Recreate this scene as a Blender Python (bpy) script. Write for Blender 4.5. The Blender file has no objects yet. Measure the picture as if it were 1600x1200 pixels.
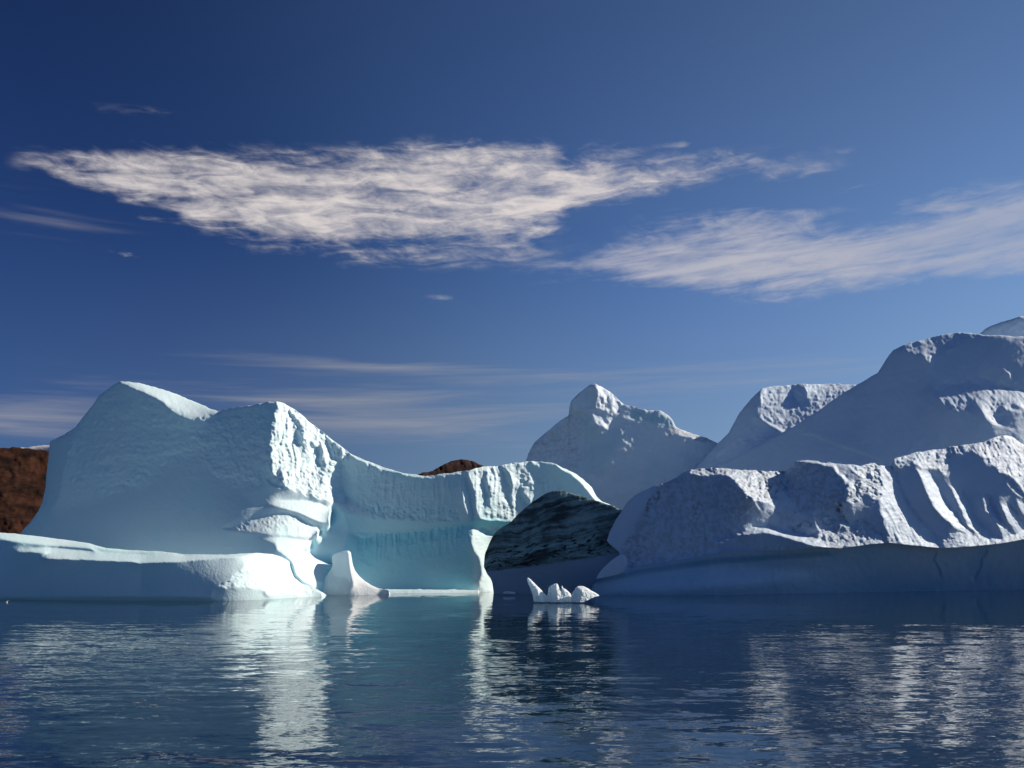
import bpy, math, random
import numpy as np
R = math.radians
scene = bpy.context.scene
COL = scene.collection

# ------------------------------------------------------------------ camera
FOC, HORIZON, CAMH = 1400.0, 860.0, 10.0          # focal length in photo pixels, horizon row, eye height (m)
PITCH = math.atan((HORIZON - 600.0) / FOC)
cam_d = bpy.data.cameras.new("camera")
cam_d.sensor_width = 36.0
cam_d.lens = 36.0 * FOC / 1600.0
cam_d.clip_start = 0.5
cam_d.clip_end = 60000.0
cam = bpy.data.objects.new("camera", cam_d)
cam.location = (0, 0, CAMH)
cam.rotation_euler = (R(90) + PITCH, 0, 0)
COL.objects.link(cam)
scene.camera = cam

# ------------------------------------------------------------------ light
SUN_AZ, SUN_EL = R(79), R(30)                     # azimuth clockwise from the view direction
SUN_DIR = np.array([math.sin(SUN_AZ) * math.cos(SUN_EL), math.cos(SUN_AZ) * math.cos(SUN_EL), math.sin(SUN_EL)])
SKY_STRENGTH = 0.078
SUN_STRENGTH = 5.0
EXPOSURE = 0.45

vs = scene.view_settings
vs.view_transform = 'Standard'
vs.look = 'None'
vs.exposure = EXPOSURE
vs.gamma = 1.0
vs.use_curve_mapping = False

sun_d = bpy.data.lights.new("sun", 'SUN')
sun_d.energy = SUN_STRENGTH
sun_d.angle = R(0.5)
sun_d.color = (1.0, 0.86, 0.70)
sun = bpy.data.objects.new("sun", sun_d)
from mathutils import Vector
sun.rotation_euler = Vector(SUN_DIR).to_track_quat('Z', 'Y').to_euler()
sun.location = (120, 20, 120)
COL.objects.link(sun)


def ray(px, py):
    """direction of a photo pixel, scaled to unit y (arrays allowed)"""
    cx = (np.asarray(px, float) - 800.0) / FOC
    cy = (600.0 - np.asarray(py, float)) / FOC
    y = math.cos(PITCH) - cy * math.sin(PITCH)
    z = math.sin(PITCH) + cy * math.cos(PITCH)
    return cx / y, z / y


def at(px, py, D):
    rx, rz = ray(px, py)
    return rx * D, D, CAMH + rz * D


def azel(px, py):
    rx, rz = ray(px, py)
    return math.degrees(math.atan(rx)), math.degrees(math.atan(rz / math.sqrt(1 + rx * rx)))


# ------------------------------------------------------------------ node helpers
class NT:
    def __init__(self, tree):
        self.t = tree
        self.n = tree.nodes
        self.l = tree.links

    def new(self, typ, **kw):
        n = self.n.new(typ)
        for k, v in kw.items():
            setattr(n, k, v)
        return n

    def put(self, sock, v):
        if isinstance(v, bpy.types.NodeSocket):
            self.l.new(v, sock)
        else:
            sock.default_value = v

    def m(self, op, a, b=0.0, c=0.0, clamp=False):
        n = self.new('ShaderNodeMath', operation=op, use_clamp=clamp)
        self.put(n.inputs[0], a)
        self.put(n.inputs[1], b)
        self.put(n.inputs[2], c)
        return n.outputs[0]

    def v(self, op, a, b=(0, 0, 0), scale=None):
        n = self.new('ShaderNodeVectorMath', operation=op)
        self.put(n.inputs[0], a)
        self.put(n.inputs[1], b)
        if scale is not None:
            self.put(n.inputs['Scale'], scale)
        return n.outputs['Value'] if op in ('DOT_PRODUCT', 'LENGTH') else n.outputs[0]

    def mix(self, f, a, b, blend='MIX'):
        n = self.new('ShaderNodeMix', data_type='RGBA', blend_type=blend)
        self.put(n.inputs[0], f)
        for s, v in ((n.inputs[6], a), (n.inputs[7], b)):
            if not isinstance(v, bpy.types.NodeSocket) and len(v) == 3:
                v = (*v, 1)
            self.put(s, v)
        return n.outputs[2]

    def ramp(self, x, lo, hi, a=0.0, b=1.0, smooth=True):
        n = self.new('ShaderNodeMapRange', interpolation_type='SMOOTHSTEP' if smooth else 'LINEAR')
        self.put(n.inputs[0], x)
        self.put(n.inputs[1], lo)
        self.put(n.inputs[2], hi)
        self.put(n.inputs[3], a)
        self.put(n.inputs[4], b)
        return n.outputs[0]

    def noise(self, vec, scale, detail=4, rough=0.55, dist=0.0, out=0, dims='3D'):
        n = self.new('ShaderNodeTexNoise', noise_dimensions=dims)
        self.put(n.inputs['Vector'], vec)
        n.inputs['Scale'].default_value = scale
        n.inputs['Detail'].default_value = detail
        n.inputs['Roughness'].default_value = rough
        n.inputs['Distortion'].default_value = dist
        return n.outputs[out]

    def xyz(self, x, y, z):
        n = self.new('ShaderNodeCombineXYZ')
        for i, v in enumerate((x, y, z)):
            self.put(n.inputs[i], v)
        return n.outputs[0]

    def sep(self, v):
        n = self.new('ShaderNodeSeparateXYZ')
        self.put(n.inputs[0], v)
        return n.outputs


# ------------------------------------------------------------------ sky
world = bpy.data.worlds.new("World")
scene.world = world
world.use_nodes = True
w = NT(world.node_tree)
w.n.clear()
d = w.new('ShaderNodeTexCoord').outputs['Generated']
sky = w.new('ShaderNodeTexSky', sky_type='NISHITA')
sky.sun_disc = False
sky.sun_elevation = SUN_EL
sky.sun_rotation = SUN_AZ
sky.altitude = 800.0
sky.air_density = 1.0
sky.dust_density = 0.05
sky.ozone_density = 1.5
# a polarised clear sky: pale towards the sun, deep blue away from it
cosg = w.v('DOT_PRODUCT', d, tuple(SUN_DIR))
tint = w.new('ShaderNodeValToRGB')
tint.color_ramp.interpolation = 'B_SPLINE'
el_ = tint.color_ramp.elements
SKY_RAMP = [(-0.05, (.115, .20, .42)), (0.12, (.155, .26, .48)), (0.28, (.32, .45, .68)), (0.45, (.42, .55, .82)), (0.7, (.68, .76, .87)), (0.9, (.56, .70, .95))]
while len(el_) < len(SKY_RAMP):
    el_.new(0.5)
for e_, (c_, k_) in zip(el_, SKY_RAMP):
    e_.position = (c_ + 1) / 2
    e_.color = (*k_, 1)
w.l.new(w.m('MULTIPLY_ADD', cosg, 0.5, 0.5), tint.inputs[0])
sx, sy, sz = w.sep(d)
skycol = w.mix(1.0, sky.outputs[0], tint.outputs[0], 'MULTIPLY')
skycol = w.v('SCALE', skycol, scale=w.ramp(w.m('ARCSINE', w.m('MAXIMUM', sz, 0.0)), R(12), R(40), 1.0, 0.74))

# clouds, laid out by azimuth / elevation (degrees)
hyp = w.m('SQRT', w.m('ADD', w.m('MULTIPLY', sx, sx), w.m('MULTIPLY', sy, sy)))
az = w.m('MULTIPLY', w.m('ARCTAN2', sx, sy), 57.29578)
el = w.m('MULTIPLY', w.m('ARCTAN2', sz, hyp), 57.29578)
PXDEG = 0.0405


def cloud_mask(blobs):
    tot = None
    for (px, py, rx, ry, ang, wt) in blobs:
        a0, e0 = azel(px, py)
        da = w.m('SUBTRACT', az, a0)
        de = w.m('SUBTRACT', el, e0)
        c, s = math.cos(R(ang)), math.sin(R(ang))
        u = w.m('ADD', w.m('MULTIPLY', da, c / (rx * PXDEG)), w.m('MULTIPLY', de, s / (rx * PXDEG)))
        v = w.m('ADD', w.m('MULTIPLY', da, -s / (ry * PXDEG)), w.m('MULTIPLY', de, c / (ry * PXDEG)))
        r2 = w.m('ADD', w.m('MULTIPLY', u, u), w.m('MULTIPLY', v, v))
        g = w.m('MULTIPLY', w.m('EXPONENT', w.m('MULTIPLY', r2, -1.0)), wt)
        tot = g if tot is None else w.m('ADD', tot, g)
    return tot


def cloud_noise(sx_, sy_, tilt, off, detail=9, rough=0.6, dist=0.6):
    c, s = math.cos(R(tilt)), math.sin(R(tilt))
    u = w.m('ADD', w.m('MULTIPLY', az, c), w.m('MULTIPLY', el, s))
    v = w.m('ADD', w.m('MULTIPLY', az, -s), w.m('MULTIPLY', el, c))
    p = w.xyz(w.m('MULTIPLY', u, sx_), w.m('MULTIPLY', v, sy_), off)
    return w.noise(p, 1.0, detail, rough, dist)




def cloud_strip(table, fade, el=el):
    """table rows: photo x, upper edge y, lower edge y, weight -> signed depth inside the strip, and the weight"""
    A0, A1, E1 = -45.0, 50.0, 45.0
    rp_ = w.new('ShaderNodeValToRGB')
    rp_.color_ramp.interpolation = 'LINEAR'
    els = rp_.color_ramp.elements
    while len(els) < len(table):
        els.new(0.5)
    for e_, (px, yt, yb, wt) in zip(els, table):
        a_, et = azel(px, yt)
        _, eb = azel(px, yb)
        e_.position = (a_ - A0) / (A1 - A0)
        e_.color = (et / E1, eb / E1, wt, 1)
    w.l.new(w.m('DIVIDE', w.m('SUBTRACT', az, A0), A1 - A0), rp_.inputs[0])
    sc = w.new('ShaderNodeSeparateColor')
    w.l.new(rp_.outputs[0], sc.inputs[0])
    tp = w.m('SUBTRACT', w.m('MULTIPLY', sc.outputs[0], E1), el)
    bt = w.m('SUBTRACT', el, w.m('MULTIPLY', sc.outputs[1], E1))
    dd = w.m('DIVIDE', w.m('MINIMUM', tp, bt), fade)
    return w.m('MINIMUM', dd, 1.0), sc.outputs[2]


n1c = cloud_noise(0.09, 0.42, 2, 31.4, 4, 0.5, 0.6)
n1d = cloud_noise(0.35, 0.9, -6, 51.4, 6, 0.6, 0.6)
elw = w.m('ADD', el, w.m('ADD', w.m('MULTIPLY', w.m('SUBTRACT', n1c, 0.5), 2.2), w.m('MULTIPLY', w.m('SUBTRACT', n1d, 0.5), 2.2)))
in1, wt1 = cloud_strip([(10, 250, 256, 0), (60, 243, 264, .8), (150, 236, 298, .95), (250, 233, 322, .95), (330, 236, 368, 1.0), (450, 236, 388, 1.05), (560, 232, 394, 1.1), (660, 222, 394, 1.1),
                        (760, 222, 388, 1.1), (860, 226, 350, 1.05), (890, 248, 322, .95), (980, 252, 304, .85), (1060, 243, 296, .85), (1150, 246, 282, .75), (1250, 246, 262, .55), (1330, 240, 250, .0)], 1.15, elw)
n1a = cloud_noise(0.28, 1.25, 3, 5.1, 10, 0.62, 0.8)
n1b = cloud_noise(0.8, 1.6, -16, 9.7, 7, 0.62, 0.5)
nn1 = w.m('ADD', w.m('MULTIPLY', w.m('SUBTRACT', n1a, 0.5), 2.3), w.m('MULTIPLY', w.m('SUBTRACT', n1b, 0.5), 0.8))
nn1 = w.m('ADD', nn1, w.m('MULTIPLY', w.m('SUBTRACT', n1c, 0.5), 2.2))
d1 = w.m('ADD', w.m('MULTIPLY', w.m('ADD', in1, 0.15), 0.62), nn1)
puff = cloud_mask([(945, 238, 60, 15, 0, 1.0), (1060, 226, 30, 6, 0, .6), (1320, 235, 24, 7, 0, .5), (240, 340, 60, 9, -4, .5), (210, 173, 90, 10, 6, .3), (700, 395, 190, 26, 2, .55)])
d1p = w.m('ADD', w.m('MULTIPLY', puff, 0.8), w.m('MULTIPLY', nn1, 0.8))
c1 = w.m('MULTIPLY', w.m('MULTIPLY', w.ramp(d1, -0.3, 1.3), w.ramp(in1, -0.8, 0.35)), w.m('MINIMUM', wt1, 0.97))
c1 = w.m('MAXIMUM', c1, w.m('MULTIPLY', w.m('MULTIPLY', w.ramp(d1p, 0.15, 1.3), w.ramp(puff, 0.08, 0.4)), 0.7))
in2, wt2 = cloud_strip([(780, 416, 424, 0), (830, 400, 432, .75), (920, 384, 438, .9), (960, 366, 448, .95), (1050, 350, 454, 1.05), (1150, 340, 460, 1.1), (1240, 336, 460, 1.05), (1340, 334, 452, .95), (1430, 322, 444, .8),
                        (1510, 300, 440, .75), (1600, 284, 436, .7), (1750, 276, 430, .5), (1950, 280, 420, 0)], 1.3, elw)
n2 = cloud_noise(0.11, 1.0, 4, 24.3, 10, 0.62, 0.6)
n2b = cloud_noise(0.5, 2.2, 9, 14.3, 6, 0.6, 0.4)
d2 = w.m('ADD', w.m('MULTIPLY', w.m('ADD', in2, 0.2), 0.7), w.m('ADD', w.m('MULTIPLY', w.m('SUBTRACT', n2, 0.5), 2.2), w.m('MULTIPLY', w.m('SUBTRACT', n2b, 0.5), 0.8)))
c2 = w.m('MULTIPLY', w.m('MULTIPLY', w.ramp(d2, -0.1, 1.25, 0.0, 0.85), w.ramp(in2, -0.6, 0.3)), wt2)
m2p = cloud_mask([(690, 467, 34, 7, -4, .7), (190, 396, 44, 6, -4, .5), (1330, 293, 60, 8, 6, .4)])
c2 = w.m('MAXIMUM', c2, w.m('MULTIPLY', w.ramp(w.m('ADD', m2p, w.m('MULTIPLY', w.m('SUBTRACT', n2b, 0.5), 2.4)), 0.35, 1.4, 0.0, 0.55), w.ramp(m2p, 0.1, 0.4)))
# thin veils low over the ice
m3 = cloud_mask([(40, 655, 130, 34, 2, 1.0), (560, 640, 360, 60, 0, .75), (650, 575, 260, 12, -1, .5), (1200, 585, 340, 24, 0, .55), (60, 330, 130, 40, 0, .35)])
n3 = cloud_noise(0.07, 1.3, 1.5, 40.2, 6, 0.55, 0.4)
d3 = w.m('ADD', m3, w.m('MULTIPLY', w.m('SUBTRACT', n3, 0.5), 2.2))
c3 = w.m('MULTIPLY', w.ramp(d3, 0.2, 1.4, 0.0, 0.58), w.ramp(m3, 0.03, 0.3))
CL1 = w.mix(w.ramp(w.m('ADD', w.m('MULTIPLY', nn1, 0.5), w.m('MULTIPLY', in1, 0.25)), -0.25, 0.6), (4.2, 4.1, 4.5), (6.9, 6.35, 6.15))
CL2, CL3 = (4.6, 4.6, 5.2), (3.5, 3.45, 3.7)
hz = w.ramp(el, 2.0, 20.0, 0.46, 0.0)
hz = w.m('MULTIPLY', hz, w.ramp(cosg, -0.25, 0.3, 0.2, 1.0))
skycol = w.mix(hz, skycol, (2.0, 2.75, 3.5))
skycol = w.mix(c3, skycol, CL3)
skycol = w.mix(c2, skycol, CL2)
skycol = w.mix(c1, skycol, CL1)
bg = w.new('ShaderNodeBackground')
w.l.new(skycol, bg.inputs[0])
bg.inputs[1].default_value = SKY_STRENGTH
wo = w.new('ShaderNodeOutputWorld')
w.l.new(bg.outputs[0], wo.inputs[0])


# ------------------------------------------------------------------ materials
def new_mat(name):
    mt = bpy.data.materials.new(name)
    mt.use_nodes = True
    t = NT(mt.node_tree)
    t.n.clear()
    out = t.new('ShaderNodeOutputMaterial')
    bs = t.new('ShaderNodeBsdfPrincipled')
    t.l.new(bs.outputs[0], out.inputs[0])
    return mt, t, bs


def attr(t, name):
    n = t.new('ShaderNodeAttribute')
    n.attribute_name = name
    return n.outputs['Fac']


def ice_material(name, snow, blue, dirt_col=(0.13, 0.10, 0.08), trans=0.0, trans_col=None, bump=0.35, bscale=2.2):
    mt, t, bs = new_mat(name)
    P = t.new('ShaderNodeNewGeometry').outputs['Position']
    nz = t.noise(P, 0.09, 5, 0.55)
    nf = t.noise(P, 0.9, 6, 0.65)
    b = t.m('ADD', attr(t, 'blue'), t.ramp(nz, 0.35, 0.75, -0.08, 0.16), clamp=True)
    col = t.mix(b, snow, blue)
    dm = t.m('MULTIPLY', attr(t, 'dirt'), t.ramp(nf, 0.38, 0.62, 0.15, 1.0), clamp=True)
    col = t.mix(dm, col, dirt_col)
    t.put(bs.inputs['Base Color'], col)
    bs.inputs['Roughness'].default_value = 0.55
    bs.inputs['Specular IOR Level'].default_value = 0.25
    bs.inputs['IOR'].default_value = 1.31
    if trans:
        tr = t.new('ShaderNodeBsdfTranslucent')
        t.put(tr.inputs[0], (*trans_col, 1) if trans_col else col)
        mx = t.new('ShaderNodeMixShader')
        mx.inputs[0].default_value = trans
        t.l.new(bs.outputs[0], mx.inputs[1])
        t.l.new(tr.outputs[0], mx.inputs[2])
        t.l.new(mx.outputs[0], [n for n in t.n if n.type == 'OUTPUT_MATERIAL'][0].inputs[0])
    bp = t.new('ShaderNodeBump')
    bp.inputs['Strength'].default_value = bump
    bp.inputs['Distance'].default_value = 0.25
    t.put(bp.inputs['Height'], t.noise(P, bscale, 6, 0.6))
    t.l.new(bp.outputs[0], bs.inputs['Normal'])
    return mt


ICE_L = ice_material('glacier_ice_cyan', (0.74, 0.93, 1.0), (0.36, 0.90, 0.97), trans=0.20, trans_col=(0.52, 0.80, 1.0))
ICE_R = ice_material('glacier_ice_grey', (0.64, 0.79, 0.95), (0.18, 0.46, 0.74), trans=0.08, trans_col=(0.4, 0.65, 1.0), bump=0.3)
ICE_FAR = ice_material('glacier_ice_far', (0.73, 0.85, 0.97), (0.28, 0.62, 0.74), trans=0.10, trans_col=(0.5, 0.78, 1.0), bump=0.25)
ICE_SMALL = ice_material('thin_clear_ice', (0.88, 0.95, 0.99), (0.45, 0.72, 0.80), trans=0.35, trans_col=(0.72, 0.9, 1.0), bump=0.15)


def dark_ice():
    mt, t, bs = new_mat('dirty_banded_ice')
    P = t.new('ShaderNodeNewGeometry').outputs['Position']
    x, y, z = t.sep(P)
    warp = t.noise(P, 0.12, 4, 0.55)
    zz = t.m('ADD', t.m('ADD', z, t.m('MULTIPLY', x, -0.22)), t.m('MULTIPLY', warp, 5.0))
    band = t.noise(t.xyz(t.m('MULTIPLY', x, 0.07), 0.0, t.m('MULTIPLY', zz, 1.0)), 0.75, 5, 0.62)
    blot = t.noise(P, 0.16, 6, 0.62, 0.8)
    cell = t.noise(t.xyz(t.m('MULTIPLY', x, 0.5), 0.0, t.m('MULTIPLY', zz, 1.6)), 0.9, 3, 0.6)
    f = t.m('ADD', t.m('MULTIPLY', band, 0.6), t.m('MULTIPLY', blot, 0.4))
    col = t.mix(t.ramp(f, 0.40, 0.60), (0.045, 0.062, 0.064), (0.28, 0.43, 0.42))
    col = t.mix(t.m('MULTIPLY', t.ramp(cell, 0.5, 0.62), attr(t, 'dirt')), col, (0.018, 0.02, 0.024))
    col = t.mix(attr(t, 'blue'), col, (0.30, 0.40, 0.50))
    t.put(bs.inputs['Base Color'], col)
    bs.inputs['Roughness'].default_value = 0.45
    bs.inputs['Specular IOR Level'].default_value = 0.2
    bp = t.new('ShaderNodeBump')
    bp.inputs['Strength'].default_value = 0.25
    bp.inputs['Distance'].default_value = 0.4
    t.put(bp.inputs['Height'], t.m('ADD', band, cell))
    t.l.new(bp.outputs[0], bs.inputs['Normal'])
    return mt


def hill_mat(name, a, b, scale):
    mt, t, bs = new_mat(name)
    P = t.new('ShaderNodeNewGeometry').outputs['Position']
    n1 = t.noise(P, scale, 8, 0.65)
    n2 = t.noise(P, scale * 5, 6, 0.7)
    f = t.m('ADD', t.m('MULTIPLY', n1, 0.6), t.m('MULTIPLY', n2, 0.4))
    t.put(bs.inputs['Base Color'], t.mix(t.ramp(f, 0.38, 0.62), a, b))
    bs.inputs['Roughness'].default_value = 0.95
    bs.inputs['Specular IOR Level'].default_value = 0.1
    return mt


def water_mat():
    mt, t, bs = new_mat('sea_water')
    P = t.new('ShaderNodeNewGeometry').outputs['Position']
    x, y, z = t.sep(P)

    def slopes(sxx, syy, scale, detail, off, rough=0.5, dist=0.0):
        p = t.xyz(t.m('MULTIPLY', x, sxx), t.m('MULTIPLY', y, syy), off)
        c = t.noise(p, scale, detail, rough, dist, out=1)
        return t.v('SUBTRACT', c, (0.5, 0.5, 0.5))
    s = t.v('SCALE', slopes(0.3, 1.0, 0.30, 1, 1.0, 0.5, 0.3), scale=0.10)
    s = t.v('ADD', s, t.v('SCALE', slopes(0.33, 1.0, 1.0, 2, 7.0, 0.5, 0.4), scale=0.19))
    s = t.v('ADD', s, t.v('SCALE', slopes(0.4, 1.0, 3.6, 3, 13.0, 0.6), scale=0.15))
    patch = t.ramp(t.noise(t.xyz(t.m('MULTIPLY', x, 0.5), y, 3.0), 0.045, 3, 0.55, 0.6), 0.36, 0.62, 0.55, 1.25)
    calm = t.ramp(y, 40.0, 190.0, 1.3, 0.22)
    s = t.v('SCALE', s, scale=t.m('MULTIPLY', patch, calm))
    a, b, _ = t.sep(s)
    nrm = t.v('NORMALIZE', t.xyz(a, b, 1.0))
    t.l.new(nrm, bs.inputs['Normal'])
    t.put(bs.inputs['Base Color'], (0.003, 0.015, 0.036, 1))
    bs.inputs['Roughness'].default_value = 0.03
    bs.inputs['IOR'].default_value = 1.5
    return mt


ICE_DARK = dark_ice()
WATER = water_mat()


# ------------------------------------------------------------------ numpy helpers
def vnoise(x, y, seed):
    tab = np.random.RandomState(seed).rand(256, 256)
    xi = np.floor(x).astype(int)
    yi = np.floor(y).astype(int)
    fx = x - xi
    fy = y - yi
    fx = fx * fx * fx * (fx * (fx * 6 - 15) + 10)
    fy = fy * fy * fy * (fy * (fy * 6 - 15) + 10)
    x0, x1, y0, y1 = xi & 255, (xi + 1) & 255, yi & 255, (yi + 1) & 255
    return (tab[y0, x0] * (1 - fx) + tab[y0, x1] * fx) * (1 - fy) + (tab[y1, x0] * (1 - fx) + tab[y1, x1] * fx) * fy - 0.5


def fbm(x, y, seed, octv=4, gain=0.5):
    s, a = 0.0, 1.0
    for o in range(octv):
        c, q = math.cos(0.6 * o), math.sin(0.6 * o)
        s = s + a * vnoise((x * c - y * q) * 2 ** o + 37.3 * o, (x * q + y * c) * 2 ** o + 11.7 * o, seed + o)
        a *= gain
    return s


def aniso(x, y, seed, octv=3, gain=0.5):
    s, a = 0.0, 1.0
    for o in range(octv):
        s = s + a * vnoise(x * 2 ** o + 37.3 * o, y * 2 ** o + 11.7 * o, seed + o)
        a *= gain
    return s


def seg_dist(X, Y, pts, closed):
    dd = np.full(X.shape, 1e9)
    n = len(pts)
    for i in range(n if closed else n - 1):
        ax, ay = pts[i]
        bx, by = pts[(i + 1) % n]
        vx, vy = bx - ax, by - ay
        tt = np.clip(((X - ax) * vx + (Y - ay) * vy) / (vx * vx + vy * vy + 1e-9), 0, 1)
        dd = np.minimum(dd, np.hypot(X - ax - tt * vx, Y - ay - tt * vy))
    return dd


def inside(X, Y, pts):
    c = np.zeros(X.shape, bool)
    n = len(pts)
    for i in range(n):
        ax, ay = pts[i]
        bx, by = pts[(i + 1) % n]
        if ay == by:
            continue
        c ^= ((ay > Y) != (by > Y)) & (X < (bx - ax) * (Y - ay) / (by - ay) + ax)
    return c


def smooth(a):
    a = np.clip(a, 0, 1)
    return a * a * (3 - 2 * a)


def line_poly(pts, wid):
    """a band of half-widths wid around a polyline, as a polygon"""
    p = np.array(pts, float)
    tg = np.gradient(p, axis=0)
    tg /= np.linalg.norm(tg, axis=1)[:, None] + 1e-9
    nn = np.stack([-tg[:, 1], tg[:, 0]], 1)
    ww = np.array(wid if hasattr(wid, '__len__') else [wid] * len(pts), float)[:, None]
    return [tuple(v) for v in (p + nn * ww)] + [tuple(v) for v in (p - nn * ww)[::-1]]


def rbf(pts, X, Y):
    p = np.array(pts, float)
    n = len(p)
    r = np.hypot(p[:, None, 0] - p[None, :, 0], p[:, None, 1] - p[None, :, 1])
    r = np.sqrt(r * r + 20.0 ** 2)
    A = np.zeros((n + 1, n + 1))
    A[:n, :n] = r - np.eye(n) * 3.0
    A[n, :n] = A[:n, n] = 1
    c = np.linalg.solve(A, np.append(p[:, 2], 0))
    out = np.full(X.shape, c[n])
    for i in range(n):
        out += c[i] * np.sqrt((X - p[i, 0]) ** 2 + (Y - p[i, 1]) ** 2 + 400.0)
    return out


def poisson(gx, gy, D0, lam):
    h, wd = D0.shape
    px = np.zeros((2 * h, 2 * wd))
    div = np.zeros_like(D0)
    div[:, 0] += gx[:, 0]
    div[:, 1:] += gx[:, 1:] - gx[:, :-1]
    div[0, :] += gy[0, :]
    div[1:, :] += gy[1:, :] - gy[:-1, :]
    rhs = -div + lam * D0
    px[:h, :wd] = rhs
    px[h:, :wd] = rhs[::-1]
    px[:, wd:] = px[:, :wd][:, ::-1]
    F = np.fft.rfft2(px)
    ky = 2 - 2 * np.cos(2 * np.pi * np.fft.fftfreq(2 * h))[:, None]
    kx = 2 - 2 * np.cos(2 * np.pi * np.fft.rfftfreq(2 * wd))[None, :]
    return np.fft.irfft2(F / (kx + ky + lam), s=px.shape)[:h, :wd]


def bilin(F, u, v):
    h, wd = F.shape
    u = np.clip(u, 0, wd - 1.001)
    v = np.clip(v, 0, h - 1.001)
    i = u.astype(int)
    j = v.astype(int)
    fu, fv = u - i, v - j
    return (F[j, i] * (1 - fu) + F[j, i + 1] * fu) * (1 - fv) + (F[j + 1, i] * (1 - fu) + F[j + 1, i + 1] * fu) * fv


def reg(poly, p=None, q=None, blur=3, jit=0, lump=None, streak=None, scal=None, strata=None, blue=None, dirt=None):
    return dict(poly=poly, p=p, q=q, blur=blur, jit=jit, lump=lump, streak=streak, scal=scal, strata=strata, blue=blue, dirt=dirt)


def far_to(D):
    """survey distance -> distance from the eye height used here"""
    return CAMH * FOC / (22.0 + 9800.0 / D)


def rock(name, mat, top, bot, D0, regions, seed=1, cell=1.5, p0=-0.2, q0=0.15, lump=0.5, streak=0.0, scal=0.15, strata=0.0,
         blue=0.0, dirt=0.0, rim=2.5, rimw=2.5, T=30.0, RB=40.0, L=220.0, edge=0.8, lw=16.0, sw=6.0, parent=None, tilt=0.0, blue_fn=None, dirt_fn=None):
    """a solid body of ice or rock: traced outline, real depth from slopes, a rounded back"""
    D0 = [(a, b, far_to(c) if c < 600 else c) for a, b, c in D0]
    top = np.array(top, float)
    bot = np.array(bot, float)
    x0, x1 = top[0, 0], top[-1, 0]
    mpp = np.mean([v[2] for v in D0]) / FOC
    mg = 24
    ymin, ymax = top[:, 1].min(), bot[:, 1].max()
    gxv = np.arange(x0 - mg, x1 + mg, cell)
    gyv = np.arange(ymin - mg, ymax + mg, cell)
    X, Y = np.meshgrid(gxv, gyv)
    base = rbf(D0, X, Y)
    F = {k: np.full(X.shape, float(v)) for k, v in dict(p=p0, q=q0, lump=lump, streak=streak, scal=scal, strata=strata, blue=blue, dirt=dirt).items()}
    j1 = fbm(X / 9.0, Y / 9.0, seed + 70, 4, 0.6)
    j2 = fbm(X / 9.0, Y / 9.0, seed + 90, 4, 0.6)
    for r in regions:
        pa = np.array(r['poly'])
        m = r['blur'] + r['jit'] + 4
        i0 = np.searchsorted(gxv, pa[:, 0].min() - m)
        i1 = np.searchsorted(gxv, pa[:, 0].max() + m)
        k0 = np.searchsorted(gyv, pa[:, 1].min() - m)
        k1 = np.searchsorted(gyv, pa[:, 1].max() + m)
        if i1 <= i0 or k1 <= k0:
            continue
        sl = (slice(k0, k1), slice(i0, i1))
        XX = X[sl] + j1[sl] * 2 * r['jit']
        YY = Y[sl] + j2[sl] * 2 * r['jit']
        ds = seg_dist(XX, YY, r['poly'], True)
        ds = np.where(inside(XX, YY, r['poly']), ds, -ds)
        mk = smooth(0.5 + ds / r['blur'] / 2)
        for k in ('p', 'q', 'lump', 'streak', 'scal', 'strata', 'blue', 'dirt'):
            if r[k] is not None:
                F[k][sl] = F[k][sl] * (1 - mk) + r[k] * mk
    s = mpp * cell
    D = poisson(F['p'] * s, -F['q'] * s, base, (2 * math.pi / (L / cell)) ** 2)
    xt = X + tilt * Y
    bil = 1 - 2 * np.abs(fbm(X / lw, Y / lw, seed + 5, 4, 0.66))
    D += mpp * F['lump'] * 2.2 * bil
    if F['streak'].max() > 0:
        st = 1 - 2 * np.abs(aniso(xt / sw + 0.8 * fbm(X / 30, Y / 30, seed + 3, 2), Y / (sw * 7), seed + 20, 3))
        D += mpp * F['streak'] * 2.0 * st
    D += mpp * F['scal'] * 2.0 * (0.5 - np.abs(fbm(X / 6.0, Y / 6.0, seed + 30, 3, 0.6)) * 1.2)
    if F['strata'].max() > 0:
        D += mpp * F['strata'] * 2.0 * aniso(X / 70 + 0.02 * Y, (Y + 0.12 * X + 6 * fbm(X / 40, Y / 40, seed + 9, 2)) / 7.0, seed + 40, 3)
    Dn = D
    # grid that follows the outline
    ncol = int((x1 - x0) / cell) + 1
    xs = np.linspace(x0, x1, ncol)
    tp = np.interp(xs, top[:, 0], top[:, 1]) + edge * 2 * fbm(xs / 11.0, xs * 0 + seed, seed + 50, 4, 0.6)
    bt = np.interp(xs, bot[:, 0], bot[:, 1])
    bt = np.maximum(bt, tp + 0.4)
    nrow = int((bt - tp).max() / cell) + 2
    vv = np.linspace(0, 1, nrow)
    GX = np.repeat(xs[:, None], nrow, 1)
    GY = tp[:, None] + (bt - tp)[:, None] * vv[None, :]
    dist = seg_dist(GX, GY, [(a, b) for a, b in zip(top[:, 0], top[:, 1])], False)
    dist = np.minimum(dist, GY - tp[:, None])
    DF = bilin(Dn, (GX - gxv[0]) / cell, (GY - gyv[0]) / cell) + rim * mpp * np.exp(-dist / rimw)
    wx, wy, wz = at(GX, GY, DF)
    front = np.stack([wx, DF, wz], -1)
    rows = np.unique(np.append(np.arange(0, nrow, 4), nrow - 1))
    bl = T * (1 - np.exp(-dist[:, rows] / RB))
    # the back follows a smoothed front, drawn in slightly
    back = front[:, rows].copy()
    back[..., 1] += bl + 0.02
    back[:, 0, 1] = front[:, 0, 1] + 0.02
    nb = len(rows)
    V = np.concatenate([front.reshape(-1, 3), back.reshape(-1, 3)])
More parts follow.
